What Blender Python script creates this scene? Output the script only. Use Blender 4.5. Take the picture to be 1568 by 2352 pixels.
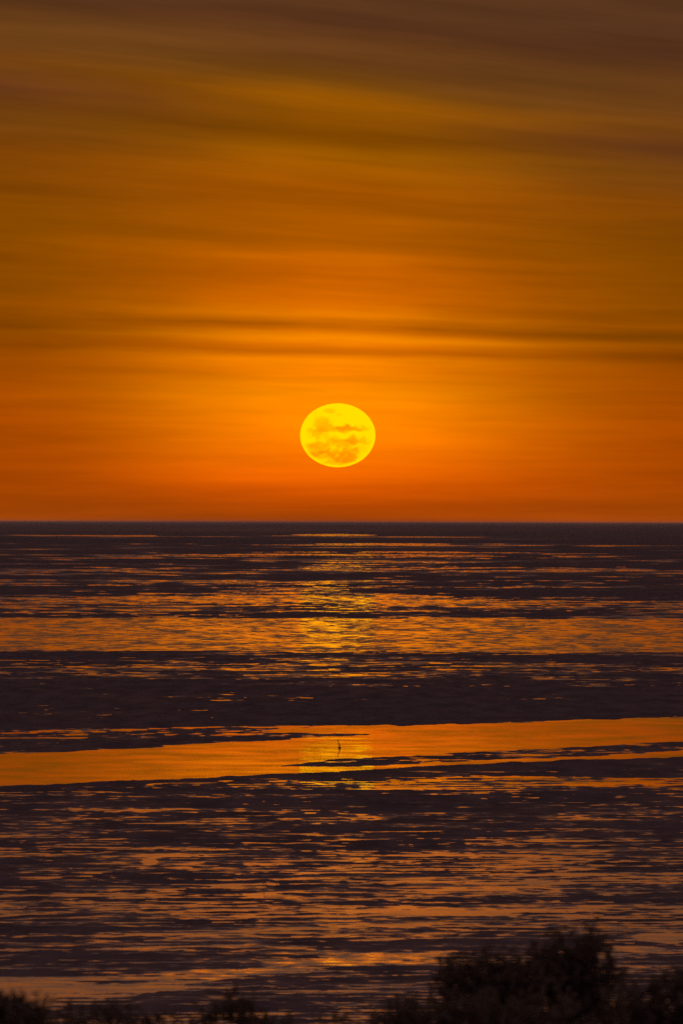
import bpy, bmesh, math, random
import numpy as np
from mathutils import Vector, Matrix, Euler

scene = bpy.context.scene
for o in list(bpy.data.objects):
    bpy.data.objects.remove(o, do_unlink=True)
col = scene.collection
R = math.radians

# ------------------------------------------------------------------ camera
H = 15.0                       # eye height above the tidal water, metres
KD = 0.003018                  # degrees of view per survey unit used when laying the flats out
KR = R(KD)
HORIZON = 1198.0
cam = bpy.data.cameras.new('camera')
cam.sensor_fit = 'HORIZONTAL'
cam.sensor_width = 24.0
cam.lens = 12.0 / math.tan(784 * KR)        # a long telephoto, about 290 mm
cam.clip_start = 1.0
cam.clip_end = 200000.0
cam.dof.use_dof = True                       # focused far out: the shrubs on the bank are soft
cam.dof.focus_distance = 520.0
cam.dof.aperture_fstop = 6.3
cam_ob = bpy.data.objects.new('camera', cam)
col.objects.link(cam_ob)
PITCH = (HORIZON - 1176.0) * KD
cam_ob.matrix_world = Matrix.Translation((0, 0, H)) @ Matrix.Rotation(R(90 + PITCH), 4, 'X') @ Matrix.Rotation(R(0.15), 4, 'Z')
scene.camera = cam_ob

# ------------------------------------------------------------------ view
scene.view_settings.view_transform = 'Standard'
scene.view_settings.look = 'None'
scene.view_settings.exposure = 0.0
scene.view_settings.gamma = 1.0
scene.render.engine = 'CYCLES'
scene.cycles.use_denoising = False
scene.cycles.max_bounces = 6
scene.cycles.sample_clamp_indirect = 0

def lin(r, g, b):
    f = lambda c: (c / 255 / 12.92) if c / 255 <= 0.04045 else ((c / 255 + 0.055) / 1.055) ** 2.4
    return (f(r), f(g), f(b), 1.0)

# ------------------------------------------------------------------ node helpers
class NT:
    def __init__(self, tree):
        self.t = tree; tree.nodes.clear()
    def n(self, kind, **kw):
        nd = self.t.nodes.new(kind)
        for k, v in kw.items(): setattr(nd, k, v)
        return nd
    def put(self, sock, v):
        if isinstance(v, bpy.types.NodeSocket): self.t.links.new(v, sock)
        else: sock.default_value = v
    def m(self, op, a, b=None, c=None, clamp=False):
        nd = self.n('ShaderNodeMath', operation=op); nd.use_clamp = clamp
        self.put(nd.inputs[0], a)
        if b is not None: self.put(nd.inputs[1], b)
        if c is not None: self.put(nd.inputs[2], c)
        return nd.outputs[0]
    def vm(self, op, a, b=None, out=0):
        nd = self.n('ShaderNodeVectorMath', operation=op)
        self.put(nd.inputs[0], a)
        if b is not None: self.put(nd.inputs[1], b)
        return nd.outputs[out]
    def xyz(self, x, y, z):
        nd = self.n('ShaderNodeCombineXYZ')
        for i, v in enumerate((x, y, z)): self.put(nd.inputs[i], v)
        return nd.outputs[0]
    def sep(self, v):
        nd = self.n('ShaderNodeSeparateXYZ'); self.put(nd.inputs[0], v); return nd.outputs
    def ramp(self, fac, stops, interp='LINEAR'):
        nd = self.n('ShaderNodeValToRGB'); cr = nd.color_ramp; cr.interpolation = interp
        while len(cr.elements) > 1: cr.elements.remove(cr.elements[-1])
        for i, (p, c) in enumerate(stops):
            e = cr.elements[0] if i == 0 else cr.elements.new(p)
            e.position = p; e.color = c
        self.put(nd.inputs[0], fac); return nd.outputs[0]
    def rng(self, v, a, b, c=0.0, d=1.0, smooth=True):
        nd = self.n('ShaderNodeMapRange'); nd.interpolation_type = 'SMOOTHSTEP' if smooth else 'LINEAR'; nd.clamp = True
        for i, x in enumerate((v, a, b, c, d)): self.put(nd.inputs[i], x)
        return nd.outputs[0]
    def mix(self, fac, a, b, mode='MIX'):
        nd = self.n('ShaderNodeMix', data_type='RGBA', blend_type=mode); nd.clamp_factor = True
        self.put(nd.inputs[0], fac); self.put(nd.inputs[6], a); self.put(nd.inputs[7], b)
        return nd.outputs[2]
    def noise(self, vec, scale=1.0, detail=3.0, rough=0.5, out=0):
        nd = self.n('ShaderNodeTexNoise', noise_dimensions='3D')
        self.put(nd.inputs['Vector'], vec); nd.inputs['Scale'].default_value = scale
        nd.inputs['Detail'].default_value = detail; nd.inputs['Roughness'].default_value = rough
        return nd.outputs[out]

# ------------------------------------------------------------------ world: twilight sky with a hazy moonrise glow and cirrus
world = bpy.data.worlds.new('World'); scene.world = world; world.use_nodes = True
W = NT(world.node_tree)
tc = W.n('ShaderNodeTexCoord')
d = W.vm('NORMALIZE', tc.outputs['Generated'])
dx, dy, dz = W.sep(d)
el = W.m('MULTIPLY', W.m('ARCSINE', dz), 57.29578)
az = W.m('MULTIPLY', W.m('ARCTAN2', dx, dy), 57.29578)
azc = W.m('MULTIPLY', W.m('TANH', W.m('DIVIDE', az, 4.0)), 4.0)
# the cirrus bands lean: level at the horizon, steeper higher up
tilt = W.m('ADD', W.m('MULTIPLY', W.rng(el, 0.3, 1.35, smooth=False), 0.027), W.m('MULTIPLY', W.rng(el, 1.35, 3.0, smooth=False), 0.085))
el1 = W.m('ADD', el, W.m('MULTIPLY', azc, tilt))
w1 = W.noise(W.xyz(W.m('MULTIPLY', az, 0.42), W.m('MULTIPLY', el1, 1.6), 3.1), 1.0, 3.0, 0.5)
w2 = W.noise(W.xyz(W.m('MULTIPLY', az, 0.9), W.m('MULTIPLY', el1, 6.0), 8.7), 1.0, 3.0, 0.55)
warp_amp = W.rng(el, 0.2, 2.2, 0.09, 0.20)
el2 = W.m('ADD', el1, W.m('MULTIPLY', W.m('SUBTRACT', w1, 0.5), warp_amp))
el2 = W.m('ADD', el2, W.m('MULTIPLY', W.m('SUBTRACT', w2, 0.5), W.m('MULTIPLY', warp_amp, 0.3)))
fac = W.m('DIVIDE', el2, 3.7)
def P(v): return max(0.0, min(1.0, (HORIZON - v) * KD / 3.7))
centre = [(1198, 158, 64, 0), (1160, 190, 75, 0), (1120, 220, 88, 0), (1085, 246, 106, 0), (1000, 255, 128, 0), (900, 255, 140, 0), (850, 250, 130, 0),
          (826, 253, 135, 0), (808, 205, 100, 0), (796, 224, 112, 0), (779, 255, 140, 0), (764, 215, 108, 0), (754, 182, 90, 0), (744, 212, 108, 0), (728, 236, 124, 0), (700, 214, 104, 0),
          (640, 194, 92, 0), (592, 201, 99, 0), (560, 176, 88, 0), (500, 168, 85, 0), (450, 155, 78, 0), (400, 165, 88, 0),
          (350, 150, 84, 0), (310, 125, 68, 0), (245, 144, 80, 2), (222, 150, 84, 2), (190, 120, 70, 12), (150, 105, 62, 22), (110, 108, 64, 27), (60, 84, 48, 26), (0, 90, 54, 29)]
edge = [(1198, 160, 68, 3), (1100, 160, 66, 0), (1000, 166, 69, 0), (880, 156, 69, 0), (830, 142, 66, 0), (808, 126, 60, 0), (779, 141, 70, 0), (754, 116, 60, 0), (728, 140, 70, 0),
        (700, 126, 66, 0), (620, 134, 71, 0), (560, 130, 70, 0), (490, 124, 66, 3), (420, 126, 66, 6), (370, 110, 60, 14), (330, 113, 64, 15), (270, 94, 51, 24), (222, 110, 63, 19), (190, 106, 61, 22),
        (150, 106, 63, 23), (110, 104, 62, 24), (60, 85, 49, 26), (0, 86, 52, 29)]
plain = [q for q in centre if not 700 <= q[0] < 830] + [(764, 228, 116, 0), (700, 214, 104, 0)]
plain_e = [q for q in edge if not 700 <= q[0] < 830] + [(764, 138, 68, 0)]
rc0 = W.ramp(fac, [(P(v), lin(r, g, b)) for v, r, g, b in sorted(plain, key=lambda q: -q[0])])
re0 = W.ramp(fac, [(P(v), lin(r, g, b)) for v, r, g, b in sorted(plain_e, key=lambda q: -q[0])])
rc = W.ramp(fac, [(P(v), lin(r, g, b)) for v, r, g, b in centre])
re = W.ramp(fac, [(P(v), lin(r, g, b)) for v, r, g, b in edge])
bandn = W.noise(W.xyz(W.m('MULTIPLY', az, 0.75), W.m('MULTIPLY', el1, 6.5), 12.4), 1.0, 2.0, 0.5)
bandm = W.rng(bandn, 0.28, 0.50, 0.45, 1.0)
rc = W.mix(bandm, rc0, rc); re = W.mix(bandm, re0, re)
az_m = W.m('DIVIDE', W.m('ADD', az, 0.03), W.rng(el, 1.2, 2.8, 1.33, 1.6))
near_moon = W.m('EXPONENT', W.m('MULTIPLY', W.m('MULTIPLY', az_m, az_m), -1.0))
sky = W.mix(near_moon, re, rc)
# fibrous brightness of the thin cloud
fib = W.noise(W.xyz(W.m('MULTIPLY', az, 0.36), W.m('MULTIPLY', el1, 5.5), 1.3), 1.0, 4.0, 0.58)
fib3 = W.noise(W.xyz(W.m('MULTIPLY', az, 0.7), W.m('MULTIPLY', el1, 14.0), 21.3), 1.0, 4.0, 0.6)
fib2 = W.noise(W.xyz(W.m('MULTIPLY', az, 0.8), W.m('MULTIPLY', el1, 1.6), 5.3), 1.0, 2.0, 0.5)
fb = W.m('ADD', W.m('ADD', W.m('ADD', 0.39, W.m("MULTIPLY", fib3, 0.30)), W.m('MULTIPLY', fib, 0.74)), W.m('MULTIPLY', fib2, 0.20))
sky = W.vm('SCALE', sky, None); sky.node.inputs[3].default_value = 1.0
W.put(sky.node.inputs[3], fb)
# away from the moon and overhead the glow gives way to the dim violet twilight
far_az = W.rng(W.m('ABSOLUTE', az), 3.5, 60.0)
sky = W.mix(far_az, sky, lin(100, 72, 66))
high = W.rng(el, 3.6, 26.0)
sky = W.mix(high, sky, lin(132, 112, 116))
ns = W.n('ShaderNodeTexSky', sky_type='NISHITA'); ns.sun_disc = False
ns.sun_elevation = R(-4.0); ns.sun_rotation = R(180.0)      # the sun has set behind the viewer
ns.altitude = 10.0; ns.air_density = 1.0; ns.dust_density = 2.0; ns.ozone_density = 1.5
tw = W.vm('SCALE', ns.outputs[0]); tw.node.inputs[3].default_value = 0.15
tw = W.vm('MULTIPLY', tw, W.xyz(1.0, 0.8, 0.95))
tot = W.vm('ADD', sky, tw)
bg = W.n('ShaderNodeBackground'); W.put(bg.inputs[0], tot); bg.inputs[1].default_value = 1.0
wo = W.n('ShaderNodeOutputWorld'); W.put(wo.inputs[0], bg.outputs[0])

# ------------------------------------------------------------------ lie of the land
S = math.tan(R(0.577))                       # the flats drain seaward at about one in a hundred
D0 = H / math.tan(R((1650 - HORIZON) * KD))  # where the slope runs out
def z0(dist):
    t = D0 - dist
    k = 8.0
    return S * np.where(t > 60, t, k * np.log1p(np.exp(np.clip(t / k, -60, 60))))
def dist_of(v):
    tt = np.tan((np.asarray(v, float) - HORIZON) * KR)
    return np.where(np.asarray(v) < 1650, H / np.maximum(tt, 1e-9), (H - S * D0) / np.maximum(tt - S, 1e-6))
def survey(x, dist):
    return 784 + np.arctan2(x, dist) / KR, HORIZON + np.arctan2(H - z0(dist), dist) / KR
def ground_point(u, v):
    dd = float(dist_of(v)); return Vector((dd * math.tan((u - 784) * KR), dd, float(z0(np.array(dd)))))

_T = np.random.RandomState(11).rand(8, 256, 256)
def vnoise(x, y, k):
    xi = np.floor(x).astype(np.int64); yi = np.floor(y).astype(np.int64)
    fx = x - xi; fy = y - yi
    fx = fx * fx * (3 - 2 * fx); fy = fy * fy * (3 - 2 * fy)
    T = _T[k]; x0 = xi & 255; x1 = (xi + 1) & 255; y0 = yi & 255; y1 = (yi + 1) & 255
    return (T[x0, y0] * (1 - fx) + T[x1, y0] * fx) * (1 - fy) + (T[x0, y1] * (1 - fx) + T[x1, y1] * fx) * fy
def fbm(x, y, k, octs, gain=0.55):
    s = 0; a = 1; q = 0
    for i in range(octs):
        s = s + a * (vnoise(x * 2 ** i + 17.3 * i, y * 2 ** i + 9.1 * i, (k + i) % 8) - 0.5); q += a * a; a *= gain
    return s / (math.sqrt(q) * 0.235)

def mesh_grid(name, X, Y, Z, attrs=()):
    nr, nc = X.shape
    me = bpy.data.meshes.new(name)
    co = np.stack([X, Y, Z], -1).reshape(-1, 3).astype(np.float32)
    idx = np.arange(nr * nc).reshape(nr, nc)
    q = np.stack([idx[:-1, :-1], idx[:-1, 1:], idx[1:, 1:], idx[1:, :-1]], -1).reshape(-1, 4)
    me.vertices.add(len(co)); me.vertices.foreach_set('co', co.ravel())
    me.loops.add(q.size); me.loops.foreach_set('vertex_index', q.ravel().astype(np.int32))
    me.polygons.add(len(q)); me.polygons.foreach_set('loop_start', (np.arange(len(q)) * 4).astype(np.int32))
    me.polygons.foreach_set('use_smooth', np.ones(len(q), bool))
    me.update()
    for an, arr in attrs:
        at = me.attributes.new(an, 'FLOAT', 'POINT'); at.data.foreach_set('value', arr.ravel().astype(np.float32))
    return me
def link(name, me, mat, kind=None, parent=None):
    o = bpy.data.objects.new(name, me); col.objects.link(o)
    if mat: me.materials.append(mat)
    if kind: o['kind'] = kind
    if parent: o.parent = parent
    return o
def material(name):
    m = bpy.data.materials.new(name); m.use_nodes = True
    t = NT(m.node_tree); p = t.n('ShaderNodeBsdfPrincipled'); o = t.n('ShaderNodeOutputMaterial')
    t.put(o.inputs[0], p.outputs[0]); return m, t, p, o

# ------------------------------------------------------------------ water sheet
m_water, t, p, _ = material('tidal_water')
geo = t.n('ShaderNodeNewGeometry')
px, py, pz = t.sep(geo.outputs['Position'])
at = t.n('ShaderNodeAttribute', attribute_name='chop'); chop = at.outputs['Fac']
# ripple length grows with the open water: measured along log distance
ly = t.m('LOGARITHM', py, 2.718281828)
a1 = t.noise(t.xyz(t.m('DIVIDE', px, 2.3), t.m('MULTIPLY', ly, 165.0), 0.0), 1.0, 3.0, 0.6)
a2 = t.noise(t.xyz(t.m('DIVIDE', px, 7.0), t.m('MULTIPLY', ly, 30.0), 4.0), 1.0, 2.0, 0.5)
streak = t.rng(t.m('ADD', a1, t.m('MULTIPLY', t.m('SUBTRACT', a2, 0.5), 0.45)), 0.44, 0.58)
fine = t.noise(t.xyz(t.m('MULTIPLY', px, 1.7), t.m('MULTIPLY', py, 0.9), 2.0), 1.0, 3.0, 0.6, out=1)
fx_, fy_, fz_ = t.sep(fine)
calm = t.noise(t.xyz(t.m('MULTIPLY', px, 0.10), t.m('MULTIPLY', ly, 55.0), 7.0), 1.0, 3.0, 0.55)
sy = t.m('MULTIPLY', t.m('MULTIPLY', streak, -0.062), chop)
sy = t.m('ADD', sy, t.m('MULTIPLY', t.m('SUBTRACT', fy_, 0.5), t.m('ADD', t.m('ADD', 0.003, t.m('MULTIPLY', chop, 0.018)), t.n('ShaderNodeAttribute', attribute_name='sparkle').outputs['Fac'])))
sy = t.m('ADD', sy, t.m('MULTIPLY', t.m('SUBTRACT', 0.5, calm), 0.006))
# patches of fine capillary ripple, smaller than the eye resolves at this distance, between glassy water
cap = t.noise(t.xyz(t.m('MULTIPLY', px, 17.0), t.m('MULTIPLY', py, 4.3), 5.0), 1.0, 1.0, 0.5)
gust = t.noise(t.xyz(t.m('MULTIPLY', px, 0.22), t.m('MULTIPLY', ly, 40.0), 9.0), 1.0, 3.0, 0.5)
creek = t.n('ShaderNodeAttribute', attribute_name='creek').outputs['Fac']
capm = t.m('GREATER_THAN', t.m('ADD', cap, t.m('MULTIPLY', t.m('SUBTRACT', gust, 0.5), 0.7)), 0.50)
sy = t.m('ADD', sy, t.m('MULTIPLY', t.m('MULTIPLY', capm, creek), t.m('SUBTRACT', -0.004, t.m('MULTIPLY', fz_, 0.020))))
sx = t.m('MULTIPLY', t.m('SUBTRACT', fx_, 0.5), t.m('ADD', 0.02, t.m('MULTIPLY', chop, 0.25)))
nrm = t.vm('NORMALIZE', t.vm('ADD', geo.outputs['Normal'], t.xyz(sx, sy, 0.0)))
t.put(p.inputs['Normal'], nrm)
t.put(p.inputs['Base Color'], t.mix(t.n('ShaderNodeAttribute', attribute_name='silt').outputs['Fac'], (0.03, 0.02, 0.015, 1), (0.46, 0.36, 0.33, 1)))
p.inputs['IOR'].default_value = 1.33
t.put(p.inputs['Roughness'], t.n('ShaderNodeAttribute', attribute_name='blur').outputs['Fac'])

vv = np.concatenate([HORIZON + np.array([0.5, 1.0, 1.6, 2.3, 3.2, 4.5, 6, 8, 10.5, 13, 16, 20]), np.arange(1222, 2470, 3.0)])
uu = np.concatenate([[-24000, -9000, -3500, -1800, -1200], np.arange(-800, 2400, 20.0), [2800, 3400, 5000, 10600, 25500]])
U, V = np.meshgrid(uu, vv)
Dd = dist_of(V); Xw = Dd * np.tan((U - 784) * KR); Zw = z0(Dd)
cv = [(1198, 1.2), (1222, .5), (1258, .5), (1290, 1.0), (1300, 1.0), (1360, .9), (1380, .7), (1420, .5), (1498, .55), (1560, .7), (1620, .5), (1660, 0), (1800, 0), (1825, .12), (2150, .10), (2180, .16), (2230, .18), (2330, .10), (2470, .10)]
chop_w = np.interp(V, [a for a, b in cv], [b for a, b in cv])
bv = [(1198, .04), (1380, .035), (1500, .04), (1640, .04), (1660, .02), (1800, .02), (1830, .05), (2000, .07), (2170, .07), (2200, .03), (2240, .03), (2280, .07), (2470, .07)]
blur_w = np.interp(V, [a for a, b in bv], [b for a, b in bv])
silt_w = np.interp(V, [1198, 1640, 1660, 1800, 1830], [.45, .35, .05, .05, 1.0])      # clear creek, silty shallows
spark_w = np.interp(V, [1198, 2150, 2190, 2235, 2270], [.002, .002, .075, .075, .012])         # the stream runs over ripples
creek_w = np.interp(V, [1640, 1660, 1800, 1830], [0, 1, 1, .3])
link('water', mesh_grid('water', Xw, Dd, Zw, [('chop', chop_w), ('blur', blur_w), ('silt', silt_w), ('sparkle', spark_w), ('creek', creek_w)]), m_water, 'structure')

# ------------------------------------------------------------------ mudflat: real relief standing out of the thin sheet of water
vr = np.concatenate([HORIZON + np.array([0.5, 1.0, 1.6, 2.3, 3.2, 4.5, 6, 8, 10.5, 13, 16, 19]), np.arange(1220, 1650, 0.65), np.arange(1650, 1800, 0.9), np.arange(1800, 2500, 0.6)])
uc = np.concatenate([np.arange(-1150, -190, 15.0), np.arange(-180, 1760, 3.6), np.arange(1765, 2760, 15.0)])
U, V = np.meshgrid(uc, vr)
Dm = dist_of(V); Xm = Dm * np.tan((U - 784) * KR)
Lx = np.where(Dm < D0, (Dm / 190) ** 0.60, (D0 / 190) ** 0.60 * (Dm / D0) ** 1.7)
Yc = np.where(Dm < D0, -36100 / Dm, -36100 / D0 + 1.9 * (36100 / D0 - 36100 / Dm))
XN = Xm / Lx
skew = Yc + XN * -0.10
big = fbm(XN * 0.22 + 5, skew * 0.30, 3, 3)
def octave(fx, fy, k, ox=0.0): return (vnoise(XN * fx + ox + 0.4 * big, skew * fy + ox * 1.7, k) - .5) / .235
rip = .6 * octave(1.0, 1.5, 0) + octave(2.1, 2.6, 1, 3.3) + .8 * octave(4.4, 3.4, 2, 7.1) + .4 * octave(8.1, 4.0, 4, 11.9)
rip /= rip.std()
lng = octave(.24, 2.1, 5, 2.2) + .9 * octave(.45, 3.6, 6, 5.7); lng /= lng.std()
rdg = np.abs(octave(.55, 1.7, 7, 1.9) + .5 * octave(1.4, 3.1, 3, 8.2)); rdg = (rdg - rdg.mean()) / rdg.std()
NZ = .52 * rip + .42 * lng + .46 * big + .55 * rdg; NZ = (NZ - NZ.mean()) / NZ.std()
def interp2(tab):                       # tab: list of (v, f at u=0, f at u=784, f at u=1568)
    vs = [r[0] for r in tab]
    L, C, Rr = (np.interp(V, vs, [r[k] for r in tab]) for k in (1, 2, 3))
    w = np.clip(U / 784, -0.2, 2.2)
    return np.clip(np.where(w < 1, L + (C - L) * w, C + (Rr - C) * (w - 1)), 0.001, 0.999)
F = interp2([(1198, .0, .0, .0), (1223, .0, .0, .0), (1226, .2, .7, .10), (1231, .65, .85, .10), (1235, .02, .1, .03), (1245, .02, .1, .02), (1248, .10, .55, .30), (1252, .12, .7, .12),
             (1256, .01, .04, .01), (1272, .02, .14, .01), (1276, .18, .40, .08), (1280, .03, .1, .01), (1294, .04, .10, .01), (1303, .25, .45, .12), (1312, .40, .75, .30), (1320, .22, .40, .12), (1326, .03, .08, .02),
             (1338, .12, .2, .03), (1344, .25, .40, .05), (1350, .03, .18, .02), (1358, .02, .22, .02), (1366, .05, .40, .06), (1369, .7, .95, .35), (1378, .75, .97, .6), (1390, .55, .85, .70), (1402, .45, .75, .5), (1409, .25, .5, .2), (1415, .12, .35, .06), (1419, .3, .5, .15),
             (1422, .99, .99, .95), (1440, .999, .999, .99), (1488, .999, .999, .97), (1495, .97, .99, .85), (1501, .10, .30, .6), (1507, .04, .12, .10), (1520, .14, .35, .10), (1534, .28, .45, .22), (1546, .30, .55, .16), (1556, .08, .45, .06), (1564, .02, .10, .04), (1580, .03, .01, .01),
             (1596, .03, .015, .003), (1610, .008, .003, .002), (1650, .005, .002, .001), (1680, .03, .01, .0), (1700, .1, .03, .0), (1780, .05, .05, .08), (1786, .15, .35, .35), (1796, .25, .50, .50), (1808, .32, .40, .38), (1816, .30, .15, .12), (1830, .20, .04, .06), (1850, .06, .07, .06), (1875, .10, .14, .12), (1890, .10, .15, .13),
             (1930, .26, .32, .28), (1990, .30, .40, .38), (2050, .42, .45, .42), (2110, .46, .50, .44), (2150, .38, .46, .40), (2190, .14, .30, .34), (2240, .20, .30, .34), (2300, .36, .38, .40), (2440, .40, .38, .36)])
def curve(pts): return np.interp(U, [a for a, b in pts], [b for a, b in pts])
def between(lo, hi, soft=2.0):
    return np.clip((V - lo) / soft + .5, 0, 1) * np.clip((hi - V) / soft + .5, 0, 1)
def put(mask, f):
    global F
    F = F * (1 - mask) + f * mask
wob = 1.6 * fbm(XN * 0.5, Yc * 0.8, 5, 3)
wob2 = 0.8 * fbm(XN * 1.3, Yc * 1.0, 1, 3)
top = curve([(-240, 1697), (0, 1690), (393, 1683), (560, 1675), (700, 1671), (790, 1669), (1208, 1659), (1568, 1645), (1808, 1636)]) + wob2 * 1.2
bank = curve([(-240, 1820), (0, 1809), (252, 1798), (504, 1787), (790, 1772), (931, 1764), (1208, 1749), (1568, 1737), (1808, 1727)]) + wob2
ch = between(top, bank); put(ch, 0.9995)
# seaward fringe of shallow lines on the left
fr = between(curve([(-240, 1690), (0, 1682), (393, 1672), (640, 1668), (800, 1667)]), curve([(-240, 1704), (0, 1702), (393, 1692), (640, 1684), (800, 1668)]), 4) * (U < 830)
put(fr, np.clip(curve([(0, .30), (393, .42), (640, .80), (800, .99)]), 0, 1))
# long mud spit on the far side of the creek
sp = between(curve([(-240, 1706), (0, 1701), (393, 1693), (630, 1687), (790, 1685), (850, 1687)]) + wob * .8, curve([(-240, 1752), (0, 1738), (176, 1727), (393, 1715), (630, 1700), (790, 1694), (850, 1687)]) + wob * .8) * (U < 850)
put(sp, 0.07)
# tapering mud bar on the near side
mb = between(curve([(635, 1762), (781, 1744), (1000, 1733), (1208, 1721), (1568, 1701), (1808, 1690)]) + wob2 * .7, curve([(635, 1762), (781, 1763), (931, 1756), (1208, 1742), (1400, 1733), (1568, 1723), (1808, 1711)]) + wob2) * (U > 640)
put(mb, curve([(640, .02), (850, .10), (1208, .17), (1400, .08)]))
bk = between(bank, bank + curve([(0, 9), (500, 8), (1568, 12)]), 2); put(bk, 0.004)
# shallow draining stream low on the flats, and separate pools
stm = between(curve([(-240, 2270), (0, 2246), (400, 2236), (640, 2214), (784, 2196), (1000, 2182), (1080, 2180)]) + 2 * wob, curve([(-240, 2345), (0, 2318), (200, 2306), (500, 2258), (700, 2236), (850, 2222), (1000, 2198), (1080, 2182)]) + 2 * wob, 10) * (U < 1080)
put(stm, 0.95)
def pool(u, v, ru, rv, f=.97):
    put(np.clip(1.6 - 1.6 * (((U - u) / ru) ** 2 + ((V - v) / rv) ** 2), 0, 1), f)
pool(768, 1229, 110, 3.2, .99); pool(880, 1249.5, 200, 2.6, .97); pool(345, 1981, 26, 9); pool(1540, 2152, 120, 17, .95); pool(1450, 2178, 120, 8, .9); pool(1000, 2097, 180, 12, .85); pool(1420, 2332, 70, 40, .7)
pool(560, 2038, 120, 10, .8); pool(250, 2062, 170, 12, .7); pool(620, 2140, 200, 12, .65); pool(1260, 2008, 260, 5, .8); pool(1250, 1941, 170, 4, .7); pool(430, 1952, 130, 4, .8); pool(110, 2315, 55, 16, .95); pool(700, 2150, 150, 9, .7)
pool(1180, 2123, 140, 8, .7); pool(880, 2160, 110, 5, .9); pool(1330, 1880, 160, 5, .75); pool(620, 2031, 28, 6); pool(600, 2056, 60, 5, .9)
# the share of open water wanted at each spot sets the waterline against the relief
F = np.where(F < .8, F * np.interp(V, [1198, 1360, 1372, 1500, 1780, 1850, 2000, 2150], [.42, .45, .65, .65, .75, .66, .66, .62]), F)
smp = np.sort(NZ[::7, ::5].ravel())
B = np.interp(F, np.linspace(0, 1, len(smp)), smp) + np.where(F > .985, 2.5, 0) - np.where(F < .0021, 2.5, 0)
amp = np.interp(Dm, [150, 250, 400, 630, 1000, 3000, 12000, 70000], [.013, .017, .018, .02, .03, .05, .25, .5])
hgt = amp * 1.8 * np.tanh((NZ - B) / 1.8 * 1.0)
hgt += np.where(hgt > 0, 0.25 * amp * fbm(XN * 3.1, Yc * 1.3, 4, 2), 0)
hgt += np.interp(Dm, [14000, 22000, 32000, 60000], [0, 1, 1, 0]) * 3.2 * vnoise(Xm / 160, Dm / 9000, 3) ** 2 + np.interp(Dm, [14000, 22000, 32000, 60000], [0, 1, 1, 0]) * 1.2 * vnoise(Xm / 45, Dm / 9000, 4)
Zm = z0(Dm) + hgt
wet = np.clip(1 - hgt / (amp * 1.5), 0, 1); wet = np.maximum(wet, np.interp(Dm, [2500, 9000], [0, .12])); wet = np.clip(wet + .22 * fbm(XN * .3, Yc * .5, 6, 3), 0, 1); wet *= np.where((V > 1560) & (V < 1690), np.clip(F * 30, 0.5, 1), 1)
m_mud, t, p, _ = material('wet_mud')
geo = t.n('ShaderNodeNewGeometry')
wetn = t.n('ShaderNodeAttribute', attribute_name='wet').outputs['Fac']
g1 = t.noise(t.vm('MULTIPLY', geo.outputs['Position'], (0.5, 0.06, 0.5)), 1.0, 5.0, 0.65)
g2 = t.noise(geo.outputs['Position'], 9.0, 3.0, 0.6)
base = t.mix(t.rng(g1, 0.3, 0.7), (0.042, 0.029, 0.036, 1), (0.098, 0.066, 0.071, 1))
base = t.mix(t.m('MULTIPLY', wetn, 0.85), base, (0.11, 0.040, 0.015, 1))  # red silt at wet margins; the tint also paints in the orange sky sheen
base = t.mix(t.m('MULTIPLY', g2, 0.35), base, (0.03, 0.024, 0.027, 1))
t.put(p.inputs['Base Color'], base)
t.put(p.inputs['Roughness'], t.m('SUBTRACT', 0.85, t.m('MULTIPLY', t.m('POWER', wetn, 2.6), 0.72)))
t.put(p.inputs['Specular IOR Level'], t.m('ADD', 0.015, t.m('MULTIPLY', t.m('POWER', wetn, 2.0), 0.10)))
bmp = t.n('ShaderNodeBump'); bmp.inputs['Strength'].default_value = 0.3; bmp.inputs['Distance'].default_value = 0.01
t.put(bmp.inputs['Height'], g2); t.put(p.inputs['Normal'], bmp.outputs[0])
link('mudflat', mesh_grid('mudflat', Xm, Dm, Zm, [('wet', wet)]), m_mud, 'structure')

# ------------------------------------------------------------------ the bank the viewer and the shrubs stand on (below the frame)
by = np.concatenate([np.arange(-40, 70, 3.0), np.arange(70, 186, 2.0)]); bx = np.arange(-70, 70.1, 3.0)
BX, BY = np.meshgrid(bx, by)
def bank_z(y): return np.interp(y, [-40, 0, 40, 66, 74, 100, 135, 165, 186], [13.6, 13.4, 10.6, 9.9, 9.4, 5.6, 4.6, 4.35, 3.9])
BZ = bank_z(BY) + 0.12 * fbm(BX * .2, BY * .2, 2, 3) * np.clip((160 - BY) / 40, 0, 1)
m_bank, t, p, _ = material('bank_soil')
geo = t.n('ShaderNodeNewGeometry'); g = t.noise(geo.outputs['Position'], 1.5, 5.0, 0.6)
t.put(p.inputs['Base Color'], t.mix(g, (0.06, 0.055, 0.03, 1), (0.16, 0.12, 0.08, 1))); p.inputs['Roughness'].default_value = 0.95
link('bank', mesh_grid('bank', BX, BY, BZ), m_bank, 'structure')

# ------------------------------------------------------------------ moon
MD = 72000.0
mu, mv = 775.0, 999.5
mz = H + MD * math.tan((HORIZON - mv) * KR); mx = MD * math.tan((mu - 784) * KR)
RX = MD * math.tan(86.5 * KR); RZ = MD * math.tan(73.5 * KR)
bm = bmesh.new(); bmesh.ops.create_icosphere(bm, subdivisions=6, radius=1.0)
me = bpy.data.meshes.new('moon'); bm.to_mesh(me); bm.free()
co = np.empty(len(me.vertices) * 3, np.float32); me.vertices.foreach_get('co', co); co = co.reshape(-1, 3)
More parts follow.
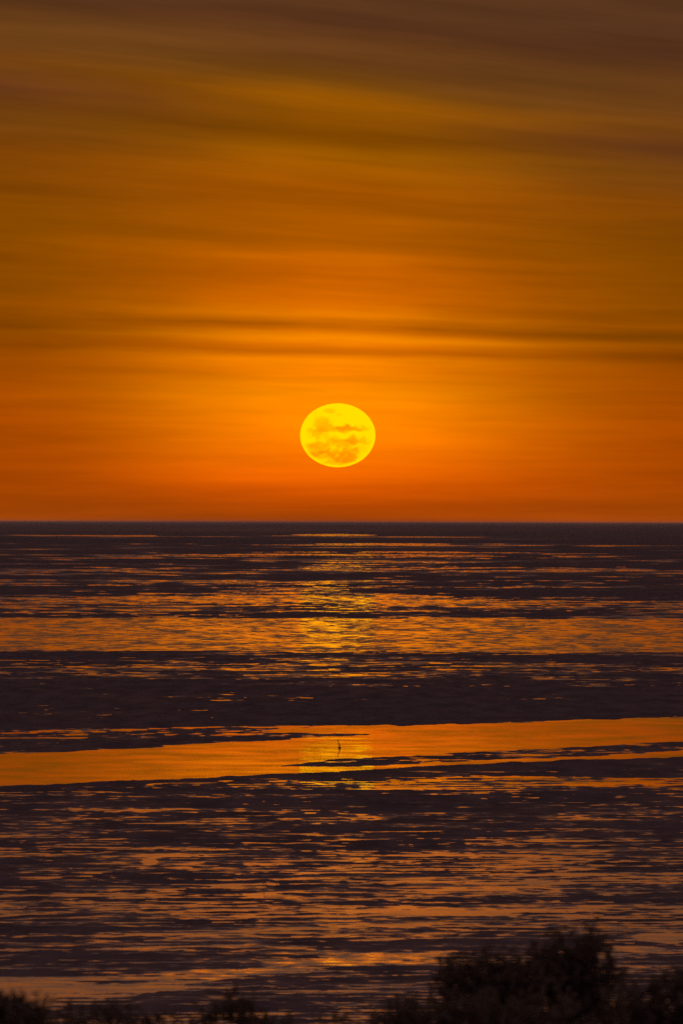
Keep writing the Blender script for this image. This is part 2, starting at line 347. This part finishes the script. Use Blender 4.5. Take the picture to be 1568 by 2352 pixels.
# darker seas, and a thin cloud streak painted in as flat ones: (x, z, radius x, radius z, depth) across the disc, in disc radii
seas = [(-.42, .28, .22, .22, .62), (-.46, .16, .30, .12, .75), (-.60, .03, .12, .20, .5), (-.52, .0, .22, .14, .45), (.22, .21, .55, .085, .85), (.60, .22, .34, .08, .45), (-.75, .22, .10, .08, .3),
        (-.25, .72, .13, .09, .32), (-.58, .69, .08, .08, .28), (.03, .62, .08, .05, .15),
        (.34, -.17, .17, .13, .85), (.02, -.22, .36, .10, .6), (-.12, -.16, .14, .10, .4), (.62, -.16, .26, .10, .45), (.74, -.20, .14, .10, .45), (.50, -.47, .12, .11, .7), (.20, -.36, .24, .12, .55),
        (-.50, -.34, .30, .13, .65), (-.46, -.54, .36, .10, .95), (-.12, -.60, .40, .12, .7), (.15, -.68, .40, .20, 1.0), (-.05, -.86, .42, .10, .6), (-.20, -.45, .35, .2, .35), (.30, -.60, .3, .2, .5), (.62, -.42, .25, .25, .18), (-.33, -.20, .15, .14, .35)]
lights = [(-.10, -.43, .10, .07, .6), (-.02, -.64, .06, .05, .5), (.17, -.45, .06, .05, .5), (-.39, .04, .08, .07, .6), (-.46, -.16, .12, .08, .5), (-.20, -.10, .10, .10, .5), (.60, -.62, .12, .09, .4)]
X, Z = co[:, 0], co[:, 2]
jx = X + 0.05 * fbm(X * 5, Z * 5, 1, 3); jz = Z + 0.04 * fbm(X * 5 + 9, Z * 5, 2, 3)
dark = np.zeros(len(X))
for a, b, ra, rb, k in seas:
    q = ((jx - a) / ra) ** 2 + ((jz - b) / rb) ** 2
    dark = np.maximum(dark, k * np.exp(-0.75 * q ** 2.2)) + 0.08 * k * np.exp(-q)
for a, b, ra, rb, k in lights:
    q = ((jx - a) / ra) ** 2 + ((jz - b) / rb) ** 2
    dark *= 1 - k * np.clip(1.3 - q, 0, 1)
dark = np.clip(dark * (0.9 + 0.10 * fbm(X * 9, Z * 9, 3, 2)), 0, 1.05)
rim = np.clip((np.hypot(X, Z) - .88) / .10, 0, 1); dark *= 1 - 0.85 * rim
# refraction flattens the disc and frays its edge a little
fr_ = 1 + 0.006 * (vnoise(Z * 24 + 40, X * 3 + 11, 5) - .5)
out = np.stack([co[:, 0] * RX * fr_, co[:, 1] * RX, co[:, 2] * RZ * fr_], -1).astype(np.float32)
me.vertices.foreach_set('co', out.ravel())
a_ = me.attributes.new('sea', 'FLOAT', 'POINT'); a_.data.foreach_set('value', dark.astype(np.float32))
me.update()
m_moon = bpy.data.materials.new('moon_disc'); m_moon.use_nodes = True
t = NT(m_moon.node_tree); sa = t.n('ShaderNodeAttribute', attribute_name='sea').outputs['Fac']
e = t.n('ShaderNodeEmission'); o_ = t.n('ShaderNodeOutputMaterial')
t.put(e.inputs[0], t.ramp(sa, [(0.0, (1.0, 0.475, 0.0, 1)), (0.35, (0.9, 0.345, 0.0, 1)), (0.7, (0.82, 0.255, 0.0, 1)), (1.0, (0.75, 0.19, 0.0, 1))]))
e.inputs[1].default_value = 1.55
t.put(o_.inputs[0], e.outputs[0])
m_moon.cycles.emission_sampling = 'NONE'
for pl in me.polygons: pl.use_smooth = True
moon = link('moon', me, m_moon)
moon.location = (mx, MD, mz)
moon['label'] = 'flattened glowing yellow full moon with orange patches low above the horizon'; moon['category'] = 'moon'

# ------------------------------------------------------------------ tubes (branches, stems)
def tube(bm, pts, rad, seg=7, seed=0, rough=0.12):
    rnd = random.Random(seed); rings = []
    n = len(pts)
    for i, q in enumerate(pts):
        q = Vector(q); tan = (Vector(pts[min(i + 1, n - 1)]) - Vector(pts[max(i - 1, 0)])).normalized()
        s = tan.cross(Vector((0.3, 1, 0.2))).normalized(); w = tan.cross(s)
        rings.append([bm.verts.new(q + (s * math.cos(2 * math.pi * k / seg) + w * math.sin(2 * math.pi * k / seg)) * rad[i] * (1 + rough * (rnd.random() - .5) * 2)) for k in range(seg)])
    for a, b in zip(rings[:-1], rings[1:]):
        for k in range(seg): bm.faces.new((a[k], a[(k + 1) % seg], b[(k + 1) % seg], b[k]))
    bm.faces.new(rings[0][::-1]); bm.faces.new(rings[-1])
def spline(pts, n=6):
    P_ = [Vector(q) for q in pts]; out = []
    for i in range(len(P_) - 1):
        a, b, c, e_ = P_[max(i - 1, 0)], P_[i], P_[i + 1], P_[min(i + 2, len(P_) - 1)]
        for k in range(n):
            s = k / n
            out.append(0.5 * ((2 * b) + (c - a) * s + (2 * a - 5 * b + 4 * c - e_) * s * s + (3 * b - a - 3 * c + e_) * s ** 3))
    return out + [P_[-1]]
m_wood, t, p, _ = material('drift_wood')
geo = t.n('ShaderNodeTexCoord'); g = t.noise(t.vm('MULTIPLY', geo.outputs['Object'], (60, 60, 12)), 1.0, 4.0, 0.6)
t.put(p.inputs['Base Color'], t.mix(g, (0.035, 0.024, 0.018, 1), (0.10, 0.075, 0.06, 1))); p.inputs['Roughness'].default_value = 0.9
def limb(name, pts, r0, r1, parent, seed, n=5):
    q = spline(pts, n); bm = bmesh.new()
    tube(bm, q, [r0 + (r1 - r0) * (i / (len(q) - 1)) for i in range(len(q))], 7, seed)
    me = bpy.data.meshes.new(name); bm.to_mesh(me); bm.free()
    for pl in me.polygons: pl.use_smooth = True
    return link(name, me, m_wood, None, parent)
def thing(name, label, cat, loc, group=None):
    o = bpy.data.objects.new(name, None); col.objects.link(o); o.location = loc
    o['label'] = label; o['category'] = cat
    if group: o['group'] = group
    return o
# stranded branch standing in the creek: its waterline is at the knotted root
b0 = ground_point(781, 1719.5)
br = thing('driftwood_branch', 'thin crooked dead branch standing upright in the smooth orange creek', 'branch', b0)
k = 560 * KR                       # metres per survey unit at the branch
limb('stem', [(0.5 * k, 0, -.15), (0.4 * k, 0, 0), (0.5 * k, 0, 3 * k), (-0.5 * k, .02, 7 * k), (-2.2 * k, .03, 11 * k), (-3.2 * k, .02, 14 * k), (-2.6 * k, 0, 18.5 * k)], .044, .022, br, 1)
limb('root', [(1.2 * k, 0, 1.5 * k), (-1.5 * k, .05, 1.6 * k), (-3.0 * k, .1, 2.4 * k), (-3.8 * k, .1, 2.2 * k)], .042, .02, br, 2)
limb('root', [(0.6 * k, 0, 1.2 * k), (-1.2 * k, -.05, -.2 * k), (-3.4 * k, -.1, -1.6 * k)], .036, .02, br, 3)
limb('root', [(0, 0, .8 * k), (1.0 * k, .1, .9 * k), (1.6 * k, .2, .4 * k)], .05, .03, br, 4)
# forked twig among the pools
b1 = ground_point(612, 2040)
k = float(b1.y) * KR
tw_ = thing('forked_twig', 'small forked driftwood twig leaning over a pale puddle on the mudflat', 'twig', b1)
limb('stem', [(7 * k, 0, -2 * k), (5 * k, 0, 2 * k), (0, .01, 8 * k), (-3.5 * k, .02, 12.5 * k), (-3.0 * k, .02, 16 * k), (-1.8 * k, .02, 19 * k)], .012, .007, tw_, 5)
limb('fork', [(-2 * k, .01, 11.5 * k), (-5 * k, .02, 10.5 * k), (-8.2 * k, .03, 7.5 * k)], .022, .008, tw_, 6)
for i, (u_, h_, lb) in enumerate(((637, 6.5, 'short dark stub poking from the mud right beside the forked twig'), (645, 4.5, 'tiny bent stub in the mud, farther from the forked twig'))):
    bb = ground_point(u_, 2038.5)
    s_ = thing('mud_stub', lb, 'twig', bb, 'stubs in the mud by the forked twig')
    limb('stem', [(0, 0, -2 * k), (0.2 * k, 0, 1 * k), (-.3 * k, 0, h_ * .6 * k), (.5 * k + i * k, 0, h_ * k)], .011, .007, s_, 9 + i)
    limb('snag', [(0, 0, h_ * .45 * k), (1.2 * k, 0, h_ * .62 * k), (1.9 * k, 0, h_ * .60 * k)], .007, .004, s_, 13 + i)

# ------------------------------------------------------------------ shrubs on the bank
m_leaf, t, p, _ = material('shrub_leaf')
oi = t.n('ShaderNodeTexCoord'); g = t.noise(oi.outputs['Object'], 7.0, 2.0, 0.5)
t.put(p.inputs['Base Color'], t.mix(t.rng(g, .3, .7), (0.075, 0.050, 0.038, 1), (0.120, 0.080, 0.058, 1))); p.inputs['Roughness'].default_value = 0.6
p.inputs['Specular IOR Level'].default_value = 0.2
tl = t.n('ShaderNodeBsdfTranslucent'); tl.inputs[0].default_value = (0.10, 0.062, 0.042, 1)   # thin leaves let light through
mxs = t.n('ShaderNodeMixShader'); mxs.inputs[0].default_value = 0.45
t.put(mxs.inputs[1], p.outputs[0]); t.put(mxs.inputs[2], tl.outputs[0])
t.put([n for n in t.t.nodes if n.type == 'OUTPUT_MATERIAL'][0].inputs[0], mxs.outputs[0])
m_bark, t, p, _ = material('shrub_bark')
oi = t.n('ShaderNodeTexCoord'); g = t.noise(oi.outputs['Object'], 20.0, 3.0, 0.5)
t.put(p.inputs['Base Color'], t.mix(g, (0.05, 0.035, 0.025, 1), (0.11, 0.085, 0.06, 1))); p.inputs['Roughness'].default_value = 0.9

def shrub(label, dist, u_base, clumps, sprigs, seed, dens=1.0):
    """clumps: (u, v, half width, half height, density) of each leaf mass; sprigs: (u, v) tips of upright twigs"""
    rnd = random.Random(seed)
    w = lambda u, v: Vector(((u - u_base) * KR * dist, 0, 0)) + Vector((0, 0, H - dist * math.tan((v - HORIZON) * KR)))
    gz = float(bank_z(dist)) - 0.05
    root = thing('shrub', label, 'shrub', (dist * math.tan((u_base - 784) * KR), dist, gz), 'dark leafy shrubs along the bank')
    off = Vector((0, 0, -gz)); mpx = KR * dist
    V_, F_ = [], []
    def leaf(c, L, axis=None):
        ax = axis or Vector((rnd.gauss(0, 1), rnd.gauss(0, 1), rnd.gauss(0.5, 0.8))); ax.normalize()
        sd = ax.cross(Vector((rnd.gauss(0, 1), rnd.gauss(0, 1), rnd.gauss(0, 1))))
        if sd.length < .01: sd = Vector((1, 0, 0))
        sd.normalize(); up = ax.cross(sd); wd = L * rnd.uniform(.20, .30)
        i = len(V_)
        V_.extend([c - ax * L * .5, c - ax * L * .1 + sd * wd + up * L * .06, c + ax * L * .25 + sd * wd * .75 + up * L * .03, c + ax * L * .5 - up * L * .10,
                   c + ax * L * .25 - sd * wd * .75 + up * L * .03, c - ax * L * .1 - sd * wd + up * L * .06])
        F_.extend([(i, i + 1, i + 5), (i + 1, i + 2, i + 4, i + 5), (i + 2, i + 3, i + 4)])
    bm = bmesh.new(); tubes = 0
    for (u, v, hw, hh, dn) in clumps:
        c = w(u, v) + off; a, b = hw * mpx, hh * mpx; dep = max(a * .8, .25)
        # stems rising into the clump
        for q in range(4):
            tip = c + Vector((rnd.uniform(-.7, .7) * a, rnd.uniform(-.5, .5) * dep, rnd.uniform(-.1, .8) * b))
            st = Vector((rnd.uniform(-.12, .12), rnd.uniform(-.1, .1), 0))
            mid = st.lerp(tip, .5) + Vector((rnd.uniform(-.08, .08), rnd.uniform(-.1, .1), .05))
            pts = spline([st, mid, tip], 5); tube(bm, pts, [.016 + (.004 - .016) * i / (len(pts) - 1) for i in range(len(pts))], 5, q)
        n = int(dn * dens * (a * b) / (0.018 ** 2) * 5.0)
        sub = [Vector((rnd.gauss(0, .62) * a, rnd.gauss(0, .5) * dep, rnd.gauss(0, .62) * b)) for _ in range(max(5, n // 14))]
        sub = [s for s in sub if (s.x / a) ** 2 + (s.z / b) ** 2 + (s.y / dep) ** 2 < 1.0 + .35 * rnd.random()]
        for s in sub:
            for q in range(16):
                leaf(c + s + Vector((rnd.gauss(0, .045), rnd.gauss(0, .05), rnd.gauss(0, .035))), rnd.uniform(.038, .078))
    for (u, v, *dd) in sprigs:
        tip = w(u, v) + off; tip.y = rnd.uniform(-.15, .15)
        hgt_ = dd[0] * mpx if dd else .28
        st = tip + Vector((rnd.uniform(-.12, .12), 0, -hgt_ - .15))
        pts = spline([st, st.lerp(tip, .5) + Vector((rnd.uniform(-.03, .03), 0, 0)), tip], 6)
        tube(bm, pts, [.006 + (.002 - .006) * i / (len(pts) - 1) for i in range(len(pts))], 4, 3)
        for q in pts[2:]:
            for z in range(3):
                ang = rnd.uniform(0, 6.28); ax = Vector((math.cos(ang), math.sin(ang), rnd.uniform(.1, 1.1))).normalized(); L = rnd.uniform(.028, .058)
                leaf(q + ax * L * .55 + Vector((rnd.gauss(0, .012), 0, rnd.gauss(0, .012))), L, ax)
    # short trunk foot so every stem joins at the ground
    tube(bm, [Vector((0, 0, -.15)), Vector((0, 0, .05)), Vector((0.02, 0, .22))], [.10, .085, .05], 8, 1)
    me = bpy.data.meshes.new('stem'); bm.to_mesh(me); bm.free()
    link('stem', me, m_bark, None, root)
    me = bpy.data.meshes.new('crown'); me.from_pydata([tuple(q) for q in V_], [], F_); me.update()
    link('crown', me, m_leaf, 'stuff', root)
    return root

shrub('tallest spreading dark shrub with a leafy sprig rising from its broad top', 60, 1225,
      [(1225, 2262, 150, 75, 1.2), (1110, 2255, 95, 55, 1.0), (1320, 2235, 100, 75, 1.2), (1230, 2350, 230, 70, 1.3), (1090, 2300, 60, 40, .7), (1380, 2290, 60, 55, .9), (1180, 2430, 260, 70, 1.0), (1055, 2222, 40, 20, .3), (1010, 2285, 55, 35, .35), (965, 2320, 55, 30, .35), (1150, 2205, 60, 18, .3), (1290, 2175, 60, 22, .35), (1368, 2160, 34, 40, .5)],
      [(1352, 2122, 70), (1366, 2112, 90), (1342, 2140, 60), (1376, 2138, 70), (1290, 2128, 60), (1268, 2140, 50), (1312, 2138, 50), (1120, 2176, 40), (1050, 2192, 45), (1018, 2206, 40), (1230, 2168, 30), (1395, 2172, 40), (1180, 2178, 30), (1075, 2190, 40), (1410, 2210, 40), (1430, 2232, 40), (1010, 2240, 40)], 3)
shrub('rounded dark shrub right of the tallest one, its edge against pale puddles', 55, 1610,
      [(1590, 2300, 120, 70, 1.2), (1500, 2325, 90, 55, 1.0), (1640, 2250, 90, 50, 1.1), (1480, 2300, 70, 40, .5), (1700, 2290, 110, 70, 1.0), (1560, 2390, 200, 60, 1.1)],
      [(1560, 2226, 40), (1535, 2240, 35), (1500, 2262, 35), (1452, 2262, 35), (1440, 2280, 35), (1590, 2218, 40)], 5)
shrub('low sparse shrub spreading left of the tallest one', 57, 990,
      [(1000, 2340, 130, 48, .8), (900, 2350, 85, 32, .6), (1030, 2400, 220, 60, 1.0), (800, 2362, 90, 20, .35), (700, 2366, 70, 16, .3), (1200, 2330, 160, 50, .6)],
      [(905, 2310, 30), (950, 2298, 35), (990, 2290, 35), (1035, 2278, 40), (860, 2330, 30), (1060, 2285, 35)], 7)
shrub('small thin shrub with a pointed sprig between the low shrubs', 62, 530,
      [(535, 2322, 60, 32, .6), (450, 2340, 80, 24, .4), (620, 2342, 70, 22, .4), (530, 2385, 190, 45, .8)],
      [(540, 2268, 45), (528, 2280, 45), (556, 2290, 40), (450, 2310, 30), (580, 2302, 35), (612, 2326, 30), (490, 2316, 30)], 9)
shrub('low tufted shrub beside the wide stream on the mudflat', 58, 225,
      [(255, 2335, 80, 26, .6), (160, 2345, 80, 24, .5), (230, 2385, 190, 40, .8), (345, 2352, 70, 20, .4), (410, 2362, 60, 18, .4), (100, 2356, 60, 20, .4)],
      [(230, 2304, 35), (270, 2308, 35), (292, 2318, 30), (150, 2318, 30), (190, 2316, 30)], 11)
shrub('dense dark shrub with a short twig against the tan stream', 54, 20,
      [(35, 2338, 75, 42, 1.1), (-40, 2325, 70, 45, 1.0), (110, 2350, 45, 26, .7), (10, 2390, 150, 50, 1.1)],
      [(51, 2284, 40), (58, 2294, 35), (20, 2296, 35), (-10, 2290, 35), (75, 2304, 30), (105, 2324, 28)], 13)

# ------------------------------------------------------------------ low sea haze over the flats
bm = bmesh.new(); bmesh.ops.create_cube(bm, size=1.0)
me = bpy.data.meshes.new('haze'); bm.to_mesh(me); bm.free()
m_haze = bpy.data.materials.new('haze'); m_haze.use_nodes = True
t = NT(m_haze.node_tree); pv = t.n('ShaderNodeVolumePrincipled'); o_ = t.n('ShaderNodeOutputMaterial')
pv.inputs['Color'].default_value = (0.88, 0.64, 0.54, 1); pv.inputs['Density'].default_value = 0.000012; pv.inputs['Anisotropy'].default_value = 0.0
t.put(o_.inputs['Volume'], pv.outputs[0])
hz = link('haze', me, m_haze, 'stuff')
hz.scale = (140000, 71000, 20.0); hz.location = (0, 35000, 8.0)
